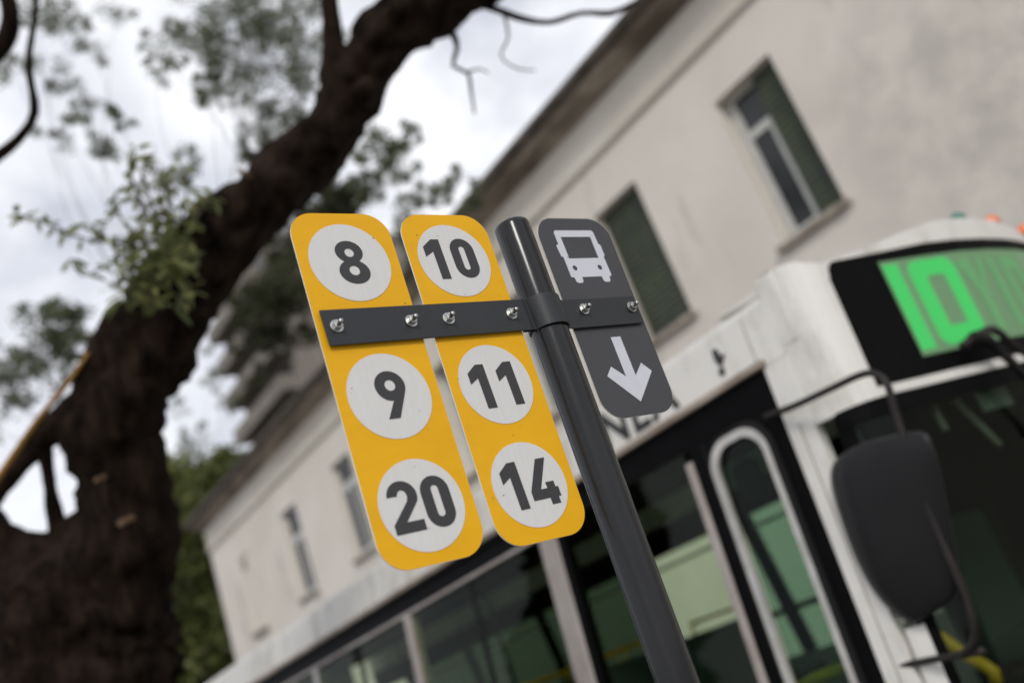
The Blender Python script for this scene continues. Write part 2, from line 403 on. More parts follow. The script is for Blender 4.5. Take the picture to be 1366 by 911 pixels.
# pole: tapered cap, slight lean
PX = 1.347
def pc_at(z): return Vector((PX, -1.2568 + .0275*(.874-z)/.94*1.0, z+H))
pr = .0375
pts = [pc_at(-H+.0)] + [pc_at(z) for z in (-1.2, -.6, 0, .3, .6, .862)]
mb = MB()
cap = [(pc_at(.868), pr*.985), (pc_at(.872), pr*.93), (pc_at(.8745), pr*.82), (pc_at(.8755), pr*.4), (pc_at(.8758), .001)]
mb.tube(pts+[c[0] for c in cap], [pr]*len(pts)+[c[1] for c in cap], 56)
mb.build('pole', M['pole'], stop, smooth=True)
MB().tube([pc_at(-H+.02), pc_at(-H+.05)], [.085, .078], 28).build('base_flange', M['pole'], stop, smooth=False, bevel=.004)
# clamp bracket: flat bar, omega bend round the pole, tab
pcz = pc_at(.66); R2 = pr+.0012; TH = .0035
def omega():
    c = pcz; prof = []
    fx = SX-.0005-TH                                            # front face of the flat bar
    prof.append((fx, -.761)); prof.append((fx, -1.198))
    a0 = math.degrees(math.atan2(0, 1))
    for i in range(0, 25):
        a = math.radians(78 - 156*i/24)
        r = R2+TH
        prof.append((c.x - r*math.cos(a), c.y + r*math.sin(a)))
    prof.append((fx+.001, -1.306)); prof.append((fx+.001, -1.5062))
    inner = [(fx+.001+TH, -1.5062), (fx+.001+TH, -1.3045)]
    for i in range(24, -1, -1):
        a = math.radians(74 - 148*i/24); r = R2
        inner.append((c.x - r*math.cos(a), c.y + r*math.sin(a)))
    inner += [(fx+TH, -1.1995), (fx+TH, -.761)]
    return prof, inner
prof, inner = omega()
mb = MB(); n = len(prof)
def zb(y, top):
    if top: return H + .6940 + (.0 if y > -1.2 else -.0065*min(1, (-y-1.2)/.1))
    return H + .6262 + (.0 if y > -1.2 else -.0040*min(1, (-y-1.2)/.1))
inner_m = inner[::-1]
vs = []
for (p, q) in zip(prof, inner_m):
    vs += [(p[0], p[1], zb(p[1], 0)), (p[0], p[1], zb(p[1], 1)), (q[0], q[1], zb(q[1], 1)), (q[0], q[1], zb(q[1], 0))]
fs = []
for i in range(n-1):
    a, b = i*4, i*4+4
    fs += [(a, b, b+1, a+1), (a+1, b+1, b+2, a+2), (a+2, b+2, b+3, a+3), (a+3, b+3, b, a)]
fs += [(0, 1, 2, 3), ((n-1)*4+3, (n-1)*4+2, (n-1)*4+1, (n-1)*4)]
vs = [slide(*v_) for v_ in vs]
mb.add(vs, fs); mb.build('clamp_bracket', M['black_paint'], stop, bevel=.0006, seg=1)
# rear half of the clamp
mb = MB(); c = pcz; P1 = []; P2 = []
for i in range(25):
    a = math.radians(80-160*i/24); P1.append((c.x+(R2+TH)*math.cos(a), c.y+(R2+TH)*math.sin(a))); P2.append((c.x+R2*math.cos(a), c.y+R2*math.sin(a)))
P1 = [(PX+.009, -1.19), (PX+.009, c.y+R2+TH)]+P1+[(PX+.009, c.y-R2-TH), (PX+.009, -1.325)]
P2 = [(PX+.0055, -1.19), (PX+.0055, c.y+R2)]+P2+[(PX+.0055, c.y-R2), (PX+.0055, -1.325)]
vs = []
for p, q in zip(P1, P2): vs += [(*p, H+.630), (*p, H+.685), (*q, H+.685), (*q, H+.630)]
fs = []
for i in range(len(P1)-1):
    a, b = i*4, i*4+4; fs += [(a, a+1, b+1, b), (a+1, a+2, b+2, b+1), (a+2, a+3, b+3, b+2), (a+3, a, b, b+3)]
fs += [(3, 2, 1, 0), tuple(range(len(vs)-4, len(vs)))]
mb.add(vs, fs).build('rear_clamp', M['black_paint'], stop)
# small drilled hole plug on the omega
ha = math.radians(-28)
hc = Vector((pcz.x-(R2+TH+.0004)*math.cos(ha), pcz.y+(R2+TH+.0004)*math.sin(ha), H+.672))
hd = Vector((-math.cos(ha), math.sin(ha), 0))
MB().tube([hc-hd*.003, hc+hd*.0003], .0034, 14).build('drilled_hole', M['rubber'], stop)
# bolts
bolts = [(-.7839, .6613), (-.9326, .6614), (-1.0141, .6616), (-1.1622, .6631), (-1.3519, .6627), (-1.4995+.012, .6601)]
WM = NM = TM = None
for i, (y, z) in enumerate(bolts):
    rnd = random.Random(i)
    fx = SX-.0005-TH
    b0 = empty('bolt', (0, 0, 0), None, None); b0.parent = stop; b0.location = slide(fx, y, z+H)-stop.location
    if WM is None:
        mb = MB(); mb.tube([(0, 0, 0), (-.0022, 0, 0)], .0122, 28); tmp = mb.build('washer', M['zinc'], None, bevel=.0006, seg=2); WM = tmp.data; bpy.data.objects.remove(tmp)
        mb = MB(); mb.tube([(-.0022, 0, 0), (-.0095, 0, 0), (-.0105, 0, 0)], [.0090, .0090, .0078], 6); tmp = mb.build('nut', M['zinc'], None, bevel=.0005, seg=1); NM = tmp.data; bpy.data.objects.remove(tmp)
        mb = MB(); P = []; Rr = []
        for k in range(17): P.append((-.009-.00075*k, 0, 0)); Rr.append(.0044 if k % 2 else .0038)
        P.append((-.0222, 0, 0)); Rr.append(.003)
        mb.tube(P, Rr, 14); tmp = mb.build('thread', M['zinc'], None, smooth=True); TM = tmp.data; bpy.data.objects.remove(tmp)
    for nm, me, tilt in (('washer', WM, .0), ('nut', NM, 1), ('thread', TM, 0)):
        o = bpy.data.objects.new(nm, me); COL.objects.link(o); o.parent = b0
        o.rotation_euler.x = rnd.uniform(0, 1) if tilt else 0
    b0.rotation_euler = (0, rnd.uniform(-.05, .05), rnd.uniform(-.06, .06))

# ---------------------------------------------------------------- white building behind the bus
WY = -11.0
bld = empty('white_building', (18, -17, 0), 'long old two storey white plastered building with dark weathered cornice behind the bus', 'building')
Z0, Z1, ZT = 4.2+H, 6.55+H, 8.02+H
X0, X1 = -9.0, 30.42
wins = [(-6.0, 1.08), (-3.05, 1.08), (-.1, 1.08), (5.86, 1.08), (8.81, 1.08), (11.76, 1.08), (14.6, 1.08), (17.35, 1.08), (20.0, 1.08), (23.55, 1.08)]
wins = [w_ for w_ in wins if not (-1 < w_[0] < 5)]
mb = MB()
mb.box(X0, X1, WY-.4, WY, -.2, Z0); mb.box(X0, X1, WY-.4, WY, Z1, ZT)
x = X0
for wx, ww in wins:
    mb.box(x, wx, WY-.4, WY, Z0, Z1); x = wx+ww
mb.box(x, X1, WY-.4, WY, Z0, Z1)
mb.box(X1-.4, X1, -23, WY-.4, -.2, ZT); mb.box(X0, X0+.4, -23, WY-.4, -.2, ZT); mb.box(X0, X1, -23.4, -23, -.2, ZT)
mb.build('wall', M['wall'], bld)
MB().box(X0, X1, -23, WY-.4, ZT-.4, ZT-.1).build('roof', M['roof'], bld)
zc_ = 7.37+H
def prof_x(pts, x0, x1): return MB().extr([(x0, y, z) for y, z in pts], (x1-x0, 0, 0))
prof_x([(WY+.002, zc_-.03), (WY+.07, zc_-.03), (WY+.09, zc_+.01), (WY+.09, zc_+.05), (WY+.002, zc_+.09)], X0, X1+.05).build('string_moulding', M['frieze'], bld)
prof_x([(WY+.002, zc_+.093), (WY+.04, zc_+.093), (WY+.04, 8.05+H), (WY+.002, 8.05+H)], X0, X1+.03).build('frieze', M['frieze'], bld)
prof_x([(WY-.3, 8.053+H), (WY+.10, 8.053+H), (WY+.16, 8.12+H), (WY+.40, 8.15+H), (WY+.46, 8.22+H), (WY+.46, 8.29+H), (WY-.3, 8.33+H)], X0, X1+.1).build('cornice', M['cornice'], bld, bevel=.01)
prof_x([(WY+.462, 8.235+H), (WY+.60, 8.235+H), (WY+.64, 8.29+H), (WY+.64, 8.37+H), (WY+.462, 8.37+H)], X0, X1+.12).build('roof_gutter', M['gutter'], bld, bevel=.012)
prof_x([(WY-.3, 8.375+H), (WY+.55, 8.375+H), (WY+.52, 8.42+H), (WY-.3, 8.62+H)], X0, X1+.1).build('roof_edge', M['cornice'], bld)
MB().box(X1-.5, X1+.12, WY-.7, WY+.35, 8.43+H, 8.62+H).build('parapet_block', M['tower'], bld, bevel=.02)
# window furniture
for k, (wx, ww) in enumerate(wins):
    yb = WY-(.22 if k < 6 else .13)
    wn = MB().box(wx, wx+.07, yb-.06, yb, Z0+.02, Z1).box(wx+ww-(.15 if k < 7 else .09), wx+ww, yb-.06, yb, Z0+.02, Z1).box(wx+.07, wx+ww-.15, yb-.06, yb, Z1-.07, Z1).box(wx+.07, wx+ww-.15, yb-.06, yb, Z0+.02, Z0+.16)
    zt = Z0+1.62 if k < 8 else Z0+1.45
    wn.box(wx+.07, wx+ww-.15, yb-.058, yb+.004, zt, zt+(.13 if k < 7 else .2))
    wn.box(wx+ww*.5-.03, wx+ww*.5+.055, yb-.056, yb+.002, Z0+.1, zt)
    wo = wn.build('window', M['winframe'], bld, bevel=.006, seg=1)
    MB().box(wx+.02, wx+ww-.02, yb-.05, yb-.035, Z0+.05, Z1-.02).build('pane', M['oldpane'], wo)
    MB().box(wx-.08, wx+ww+.08, WY-.2, WY+.10, Z0-.09, Z0+.0).build('sill', M['sill'], wo, bevel=.015)
    if wx in (5.86, 8.81):
        # folding green shutter leaves, hinged on the near side and standing in the opening
        x1 = wx+ww*.47 if wx < 6 else wx+ww-.03
        leaves = 1 if wx < 6 else 2
        for q in range(leaves):
            a = wx+.012+(x1-wx-.02)*q/leaves; b = wx+.012+(x1-wx-.02)*(q+1)/leaves-.008
            sb = MB().box(a, b, yb+.02, yb+.05, Z0+.01, Z1-.01)
            for s in range(22):
                zz = Z0+.08+s*(Z1-Z0-.16)/22
                sb.hexa([(a+.03, yb+.05, zz), (b-.03, yb+.05, zz), (b-.03, yb+.07, zz), (a+.03, yb+.07, zz), (a+.03, yb+.05, zz+.08), (b-.03, yb+.05, zz+.08), (b-.03, yb+.053, zz+.08), (a+.03, yb+.053, zz+.08)])
            sb.build('shutter', M['shutter'], wo)
# blind window at the far end
bw = MB().box(27.3, 28.35, WY+.002, WY+.03, Z1-.12, Z1-.02).box(27.3, 27.36, WY+.002, WY+.03, Z0, Z1-.12).box(28.29, 28.35, WY+.002, WY+.03, Z0, Z1-.12)
bwo = bw.build('blind_window', M['frieze'], bld)
MB().box(27.7, 28.1, WY+.001, WY+.012, Z1-.55, Z1-.2).build('vent_grille', M['sill'], bwo)
MB().box(27.25, 28.4, WY+.002, WY+.13, Z0-.1, Z0+.0).build('sill', M['sill'], bwo)

# ---------------------------------------------------------------- apartment tower far away
TD = 75
tp = at(352, 640, D=TD); 
tw = empty('apartment_tower', (tp.x, tp.y, 0), 'tall apartment tower with stacked balconies far behind the cornice', 'building')
tx, ty = tp.x, tp.y
TWl = 10.5; top = at(392, 335, D=TD).z
MB().box(tx-TWl, tx, ty-14, ty, -.2, top).build('wall', M['tower'], tw)
fl = int(top/2.9)
for f_ in range(4, fl):
    z = f_*2.9
    for bx0 in (-10.4,):
        bo = MB().box(tx+bx0, tx-.1, ty+.002, ty+1.5, z, z+.22).box(tx+bx0, tx-.1, ty+1.38, ty+1.5, z+.222, z+1.15).box(tx+bx0, tx+bx0+.12, ty+.002, ty+1.378, z+.222, z+1.15).box(tx-.22, tx-.1, ty+.002, ty+1.378, z+.222, z+1.15).build('balcony', M['tower'], tw)
        MB().box(tx+bx0+.8, tx-1.2, ty-.1, ty+.02, z+.25, z+2.5).build('window', M['towerdark'], tw)
MB().box(tx-TWl-.3, tx+.3, ty-14.3, ty+.4, top, top+.7).build('roof', M['roof'], tw)

# ---------------------------------------------------------------- trees
def leaves(mb, c, r, n, size, rnd, flat=1.0, droop=.2, asp=.45):
    for _ in range(n):
        while True:
            d = Vector((rnd.uniform(-1, 1), rnd.uniform(-1, 1), rnd.uniform(-1, 1)))
            if d.length <= 1: break
        p = c + Vector((d.x*r, d.y*r, d.z*r*flat))
        u = Vector((rnd.gauss(0, 1), rnd.gauss(0, 1), rnd.gauss(0, 1)*.6-droop)).normalized()
        v = u.cross(Vector((rnd.gauss(0, 1), rnd.gauss(0, 1), rnd.gauss(0, 1)))).normalized()
        s = size*rnd.uniform(.6, 1.3); w_ = s*asp
        mb.add([p, p+u*s*.5+v*w_*.5, p+u*s, p+u*s*.5-v*w_*.5], [(0, 1, 2, 3)])

street = empty('street_tree', (6.7, -1.45, 0), 'big dark barked tree leaning over the street with a forked hollow base', 'tree')
TDp = 6.2
def path(pts, D=TDp):
    return [(at(p[0], p[1], D=p[3] if len(p) > 3 else D), p[2]*(p[3] if len(p) > 3 else D)/FPX) for p in pts]
tb = MB()
def limb(pts, D=TDp, n=24, rough=.22, fr=2.2, step=.07, seed=0, mbx=None):
    P, Rr = resample(path(pts, D), step); (mbx or tb).tube(P, Rr, n, rough, fr, seed=seed)
limb([(20, 1350, 235), (40, 1180, 205), (62, 1020, 170), (92, 900, 140), (118, 800, 112), (152, 735, 78), (166, 690, 66), (166, 640, 58), (152, 575, 62), (166, 515, 61), (198, 456, 58), (234, 396, 53), (294, 318, 49), (364, 250, 44), (427, 194, 39), (462, 140, 38), (487, 92, 36), (517, 46, 37), (556, 12, 44), (630, -34, 40), (740, -110, 34), (900, -230, 24)], n=48, rough=.3, fr=2.6, step=.05)
limb([(120, 830, 100), (60, 785, 62), (10, 752, 50), (-48, 690, 44), (-110, 520, 34), (-150, 380, 26), (-90, 270, 15), (-10, 212, 8), (22, 188, 7), (46, 150, 5.5), (38, 85, 4.5), (47, 20, 4), (52, -50, 3)], n=18, rough=.22)
limb([(-40, 690, 26), (0, 650, 14), (36, 612, 12), (66, 576, 20), (120, 540, 30)], n=14, step=.05)
limb([(56, 580, 14), (62, 615, 8), (67, 650, 8), (76, 700, 12), (90, 745, 26)], n=12, step=.04)
limb([(470, 150, 34), (452, 105, 26), (445, 62, 15), (441, 20, 13), (438, -20, 12), (430, -90, 10)], n=14, step=.05)
limb([(-110, 180, 20), (-30, 90, 16), (4, 58, 12), (14, 25, 11), (6, -10, 10), (-20, -60, 9)], n=12, step=.05)
limb([(540, 36, 24), (590, 30, 20), (630, 2, 12), (660, 12, 5), (700, 26, 4.5), (735, 30, 4), (775, 18, 3.6), (815, 18, 4), (850, 2, 3)], n=8, step=.05)
limb([(586, 36, 9), (604, 46, 5), (610, 66, 3.2), (604, 88, 2.8), (624, 98, 2.6), (628, 120, 2.2), (633, 152, 1.6)], n=7, step=.04)
limb([(623, 97, 2), (640, 92, 1.4), (652, 98, 1)], n=6, step=.04)
limb([(672, 18, 2), (678, 50, 1.6), (668, 75, 1.4), (690, 92, 1.2), (715, 94, .8)], n=6, step=.04)
for k in range(14):                                         # burrs and broken stubs on the bark
    rnd = random.Random(40+k); i = rnd.randrange(3, 15)
    q = [(92, 900), (120, 790), (146, 712), (158, 640), (146, 575), (158, 515), (190, 452), (232, 392), (290, 318), (352, 252), (408, 196), (456, 140), (498, 80), (548, 22), (60, 860)][i-1]
    c = at(q[0]+rnd.uniform(-40, 40), q[1]+rnd.uniform(-40, 40), D=TDp-.18); rr = rnd.uniform(.05, .12)
    tb.tube([c+FWD*rr*1.6, c, c-FWD*rr*.6], [rr*1.5, rr, rr*.3], 10, .35, 6)
tb.build('trunk', M['bark'], street, smooth=True)
# tan stubs where branches were cut
for q, r in (((160, 698), 7), ((128, 640), 5), ((64, 786), 8), ((320, 228), 6)):
    c = at(q[0]*1.0, q[1]*1.0, D=TDp-.42)
    MB().tube([c+FWD*.35, c], [.02, r*.55*TDp/FPX], 10, .2, 8).build('cut_stub', mat('cut_wood', (.17, .10, .055), .8, var=.4, scale=20), street)
# leafy shoots growing from the fork of the big limb
lb = MB(); sb = MB(); rnd = random.Random(3)
def sprig(pts, D, size, dens, mbl, mbt, tw_r=1.4, spread=1.0):
    P, Rr = resample(path([(x_, y_, tw_r) for x_, y_ in pts], D), .05)
    mbt.tube(P, Rr, 6)
    for p in P:
        for _ in range(dens):
            u = Vector((rnd.gauss(0, 1), rnd.gauss(0, 1), rnd.gauss(0, .7)-.1)).normalized()
            v = u.cross(Vector((rnd.gauss(0, .4), rnd.gauss(0, .4), 1))).normalized()
            s = size*rnd.uniform(.6, 1.25); q = p+u*.01*spread
            w_ = s*.36
            mbl.add([q, q+u*s*.35+v*w_*.5, q+u*s*.75+v*w_*.35, q+u*s-Vector((0, 0, s*.1)), q+u*s*.75-v*w_*.35, q+u*s*.35-v*w_*.5], [(0, 1, 2, 3, 4, 5)])
for pts in ([(215, 300), (180, 322), (110, 318), (65, 298), (22, 286)], [(205, 320), (150, 350), (110, 368), (95, 345)], [(210, 310), (190, 270), (175, 235), (180, 200)], [(215, 300), (200, 265), (188, 225)], [(222, 300), (215, 262), (222, 228)], [(200, 290), (182, 262), (190, 240)],
            [(225, 300), (222, 250), (200, 215), (205, 205)], [(240, 300), (250, 250), (243, 220)], [(190, 320), (150, 325), (122, 300)], [(215, 360), (190, 350), (160, 372), (150, 385)], [(245, 320), (262, 290), (285, 262)],
            [(220, 330), (175, 305), (150, 270), (165, 250)]):
    sprig(pts, 5.75, .085, 4, lb, sb)
for pts in ([(240, 350), (200, 355), (165, 395)], [(235, 360), (215, 375), (180, 400)], [(240, 360), (250, 385), (235, 410)], [(225, 345), (195, 375), (210, 402)], [(225, 330), (240, 345), (262, 345)], [(215, 330), (190, 335), (175, 360)]):
    sprig(pts, 5.6, .14, 4, lb, sb)
tag(lb.build('shoot_leaves', M['leafA'], street), kind='stuff'); sb.build('shoot_twigs', M['twig'], street)

# yellow strap tied from the trunk down to the left
P, Rr = resample([(at(118, 470, D=6.0), .012), (at(95, 505, D=6.0), .015), (at(52, 558, D=6.02), .018), (at(8, 622, D=6.05), .022), (at(-60, 720, D=6.1), .024), (at(-260, 980, D=6.4), .024)], .08)
tag(MB().tube(P, Rr, 10).build('yellow_strap', M['cable'], smooth=True), 'orange yellow strap slanting down from the left side of the dark trunk', 'strap')

def airy(name, label, base, clusters, D, size, mtl, mtb, trunk_px=9, group=None, nmul=1.0, seed=1, asp=.4, twigs=True, fork=None, via=None):
    rnd_ = random.Random(seed)
    b = at(base[0], base[1], D=D)
    t = empty(name, (b.x, b.y, 0), label, 'tree', group or {'background_tree': 'thin leaved trees behind the leaning trunk', 'round_crowned_tree': 'dense trees past the end of the white building'}.get(name))
    st = MB(); lf = MB(); r0 = trunk_px*D/FPX
    fork = at(*(fork or base), D=D)
    if fork.z < 2.5: fork.z = 2.5
    t.location = (fork.x, fork.y, 0)
    vp_ = at(*via, D=D) if via else Vector((fork.x+.1, fork.y, fork.z*.5))
    if via: t.location = (vp_.x, vp_.y, 0)
    st.tube([Vector((vp_.x, vp_.y, -.15)), Vector((vp_.x, vp_.y, vp_.z*.6)), vp_, fork], [r0*1.3, r0, r0*.9, r0*.7], 12, .1)
    for (px, py, rp, n) in clusters:
        dd = D*rnd_.uniform(.94, 1.06)
        c = at(px, py, D=dd); R_ = rp*dd/FPX
        midp = (fork*.45+c*.55)+Vector((rnd_.uniform(-.3, .3), rnd_.uniform(-.3, .3), -.1*(c-fork).length))
        P, Rr = resample([(fork, r0*.12), (midp, r0*.07), (c, r0*.04)], .3); st.tube(P, Rr, 6)
        for k in range(max(6, int(n/14))):
            d = Vector((rnd_.gauss(0, 1), rnd_.gauss(0, 1), rnd_.gauss(0, 1))).normalized()*R_*rnd_.uniform(.3, 1.25)
            if twigs: st.tube([c, c+d*.6+Vector((0, 0, .05*R_)), c+d], [r0*.06, r0*.04, r0*.02], 4, cap=False)
            leaves(lf, c+d, R_*rnd_.uniform(.2, .5), int(n*nmul/max(6, int(n/14))), size, rnd_, asp=asp)
    st.build('trunk', mtb, t, smooth=True)
    tag(lf.build('crown', mtl, t), kind='stuff')
    return t
airy('background_tree', 'airy fine leaved tree whose light crown shows above the sloping limb', (250, 620),
     [(205, 70, 22, 70), (245, 30, 45, 260), (300, 20, 55, 340), (360, 30, 50, 320), (415, 20, 40, 200), (330, 90, 55, 380), (390, 110, 45, 300), (290, 110, 40, 190), (345, 160, 40, 270), (400, 175, 30, 160), (268, 132, 22, 70), (325, 205, 22, 100), (230, 90, 22, 50), (420, 60, 40, 200), (370, 215, 18, 50)],
     9.5, .05, M['leafB'], M['bark2'], 5, seed=5, fork=(300, 300), nmul=4.6, via=(140, 700))
airy('background_tree', 'sparse grey green tree at the upper left edge behind the leafy shoots', (20, 700),
     [(75, 30, 40, 120), (120, 60, 34, 100), (60, 105, 35, 110), (85, 170, 30, 100), (130, 190, 30, 120), (170, 160, 22, 70), (115, 140, 24, 70), (40, 20, 26, 70), (155, 15, 26, 50), (20, 100, 25, 60), (225, 235, 30, 90), (255, 215, 26, 70)],
     11, .058, M['leafB'], M['bark2'], 5, seed=8, fork=(190, 440), via=(110, 760), nmul=4.5)
airy('background_tree', 'dull green tree low at the left edge behind the trunk', (-30, 900),
     [(60, 440, 34, 300), (95, 430, 28, 260), (45, 490, 40, 300), (100, 470, 30, 200), (15, 520, 28, 180), (75, 410, 20, 90), (10, 470, 25, 100), (-30, 560, 50, 300)],
     14, .11, M['leafB'], M['bark2'], 8, seed=11, fork=(150, 600), via=(80, 820), nmul=2.2)
airy('background_tree', 'small leaved tree top seen between the limb and the yellow plates', (420, 700),
     [(510, 190, 30, 260), (535, 215, 26, 200), (500, 240, 24, 150), (545, 175, 15, 90), (490, 215, 20, 100), (600, 245, 20, 150), (575, 262, 22, 120), (540, 270, 22, 110), (635, 262, 20, 150), (480, 262, 20, 120)],
     13, .07, M['leafB'], M['bark2'], 4, seed=13, fork=(700, 640), nmul=3.6)
airy('olive_tree', 'dark olive green tree in front of the apartment tower balconies', (420, 900),
     [(420, 290, 34, 420), (450, 275, 30, 420), (400, 330, 34, 420), (365, 350, 28, 260), (380, 395, 34, 420), (345, 420, 28, 280), (420, 360, 30, 380), (350, 385, 26, 200), (330, 455, 22, 150), (370, 450, 24, 170), (400, 440, 30, 200), (560, 330, 26, 300), (570, 380, 22, 300), (560, 410, 26, 300), (548, 300, 20, 120), (345, 500, 16, 70), (318, 395, 18, 110), (470, 268, 22, 300), (440, 265, 24, 300), (310, 430, 14, 50)],
     42, .26, M['leafD'], M['bark2'], 6, seed=17, asp=.5, fork=(470, 640), nmul=2.8)
airy('background_tree', 'bare looking thin tree in the bright gap right of the trunk', (250, 1000),
     [(265, 575, 20, 60), (290, 500, 24, 70), (300, 545, 20, 50), (255, 600, 18, 60), (240, 545, 16, 30), (278, 470, 14, 30)],
     44, .2, M['leafB'], M['bark2'], 3, seed=19, fork=(262, 640), via=(200, 800), nmul=3)
airy('round_crowned_tree', 'dense green tree standing past the far end of the white building', (245, 1150),
     [(265, 650, 45, 1400), (300, 628, 28, 800), (235, 700, 50, 1500), (275, 740, 50, 1500), (235, 800, 50, 1500), (285, 830, 50, 1300), (240, 890, 50, 1500), (290, 905, 40, 1000), (215, 640, 35, 900), (200, 760, 45, 1200), (275, 690, 45, 1300), (190, 850, 50, 900), (300, 690, 30, 700), (300, 780, 40, 900), (240, 950, 60, 1300)],
     42, .36, M['leafC'], M['bark2'], 9, seed=23, asp=.6)
airy('round_crowned_tree', 'darker tree behind the dense green one beside the trunk', (200, 1150),
     [(250, 800, 70, 1800), (260, 900, 70, 1500), (210, 900, 60, 900), (250, 700, 60, 1500), (230, 1000, 80, 1400), (285, 790, 50, 900)],
     52, .5, M['leafD'], M['bark2'], 9, seed=29, asp=.6)

# ---------------------------------------------------------------- the bus
bus = empty('bus', (7, -5.08, -.12), 'white and black city bus with green lit destination display reading 10', 'bus')
YC = -5.08
def SY(z): return -3.552-.1*(z-H)
def hw(z): return SY(z)-YC
def sp(x0, x1, z0, z1, o0=0, o1=-.05, side=1, mb=None):
    """panel on the bus side, following its inward lean. z given relative to the eye"""
    mb = mb or MB(); z0 += H; z1 += H
    def y(z, o): return YC+side*(hw(z)+o)
    return mb.hexa([(x0, y(z0, o1), z0), (x1, y(z0, o1), z0), (x1, y(z0, o0), z0), (x0, y(z0, o0), z0), (x0, y(z1, o1), z1), (x1, y(z1, o1), z1), (x1, y(z1, o0), z1), (x0, y(z1, o0), z1)])
XF, XR = 2.55, 12.9
# roof and fascia shell
sec = [(1, 1.003), (1.0, 1.24), (.995, 1.272), (.93, 1.305), (.8, 1.338), (.5, 1.362), (0, 1.372)]
sec = [(s, z) for s, z in sec] + [(-s, z) for s, z in sec[::-1][1:]]
def secY(s, z): return YC+s*hw(z+H) if abs(s) > .99 else YC+s*(hw(1.27+H))
mb = MB(); vs = []; n = len(sec)
for xx in (2.452, 12.9):
    for s, z in sec: vs.append((xx, secY(s, z), z+H))
for xx in (2.452, 12.9):
    for s, z in sec: vs.append((xx, YC+(secY(s, z)-YC)*.965, z+H-.04))
fs = [(i, i+1, n+i+1, n+i) for i in range(n-1)]+[(2*n+i, 3*n+i, 3*n+i+1, 2*n+i+1) for i in range(n-1)]
fs += [(0, n, 3*n, 2*n), (n-1, 3*n-1, 4*n-1, 2*n-1), ]
fs += [(i, 2*n+i, 2*n+i+1, i+1) for i in range(n-1)]+[(n+i, n+i+1, 3*n+i+1, 3*n+i) for i in range(n-1)]
mb.add(vs, fs).build('roof', M['buswhite'], bus, smooth=False)
mb = sp(2.66, 12.9, .968, 1.003, .035, -.03); mb.build('gutter_rail', M['gutterrail'], bus, bevel=.006)
sp(2.66, 12.9, .968, 1.003, .035, -.03, -1).build('gutter_rail', M['gutterrail'], bus)
sp(3.9, 12.9, .935, .966, .022, -.03).build('window_rail', M['busblack'], bus)
sp(2.684, 12.9, .815, .966, .0, -.04).build('side_band', M['busblack'], bus)
sp(4.68, 12.9, .80, .822, .012, -.03).build('window_rail', M['alu'], bus, bevel=.003)
# pillars between the side windows
panes = [(4.69, 6.40), (6.535, 8.20), (8.33, 10.0), (10.13, 11.8)]
sp(4.503, 4.672, -.45, .80, .012, -.06).build('pillar', M['alu'], bus, bevel=.008)
sp(4.44, 4.50, -.45, .80, .004, -.06).build('pillar', M['busblack'], bus)
for xx in (6.43, 8.22, 10.02, 11.82):
    sp(xx-.02, xx+.075, -.45, .80, .012, -.06).build('pillar', M['alu'], bus, bevel=.006)
    sp(xx+.078, xx+.11, -.45, .80, .002, -.06).build('pillar', M['rubber'], bus)
for i, (a, b) in enumerate(panes):
    sp(a, b, -.45, .80, -.012, -.018).build('window_pane', M['busglass'], bus)
    mid = (a+b)/2
    sp(mid-.018, mid+.018, -.45, .80, -.006, -.03).build('pane_divider', M['rubber'], bus)
# wide pane between pillar and door
sp(3.345, 4.44, -.45, .815, -.012, -.018).build('window_pane', M['busglass'], bus)
sp(3.285, 3.335, -.9, .75, .012, -.03).build('door_strip', M['alu'], bus, bevel=.006)
sp(3.20, 3.283, -1.4, .815, .002, -.04).build('side_band', M['busblack'], bus)
# front door: arched silver frame round a narrow pane
door = sp(3.185, 3.198, -1.4, .80, .001, -.04).build('door', M['rubber'], bus)
def sidemap(a, b, t): 
    z = b+H; return Vector((a, SY(z)+t, z))
def sideplate(loops, name, mt, off, th, parent):
    return plate(loops, name, mt, lambda a, b, t: sidemap(a, b, off+t), th, parent)
def flipx(lp): return [(a, b) for a, b in lp]
O = rrect(2.735, 3.195, -1.4, .83, .17, 12)
I0 = rrect(2.80, 3.165, -1.33, .765, .13, 12)
sideplate([rrect(2.684, 3.1995, -1.42, .8149, .01, 4), I0], 'door_panel', M['busblack'], -.012, .02, door)
sideplate([rrect(2.80, 3.178, -1.34, .775, .145, 12), rrect(2.836, 3.135, -1.30, .735, .115, 12)], 'door_frame', M['silver'], .006, .022, door)
sideplate([rrect(2.765, 3.195, -1.36, .80, .165, 12), rrect(2.80, 3.178, -1.34, .775, .145, 12)], 'door_seal', M['rubber'], .0, .03, door)
sideplate([rrect(2.836, 3.135, -1.30, .735, .11, 12)], 'door_pane', M['doorglass'], -.012, .004, door)
# white corner pillar on the side
sp(2.535, 2.682, -1.45, .9665, .002, -.06).build('corner_pillar', M['buswhite'], bus, bevel=.006)
sp(2.535, 2.658, .967, 1.0025, .002, -.06).build('corner_pillar', M['buswhite'], bus)
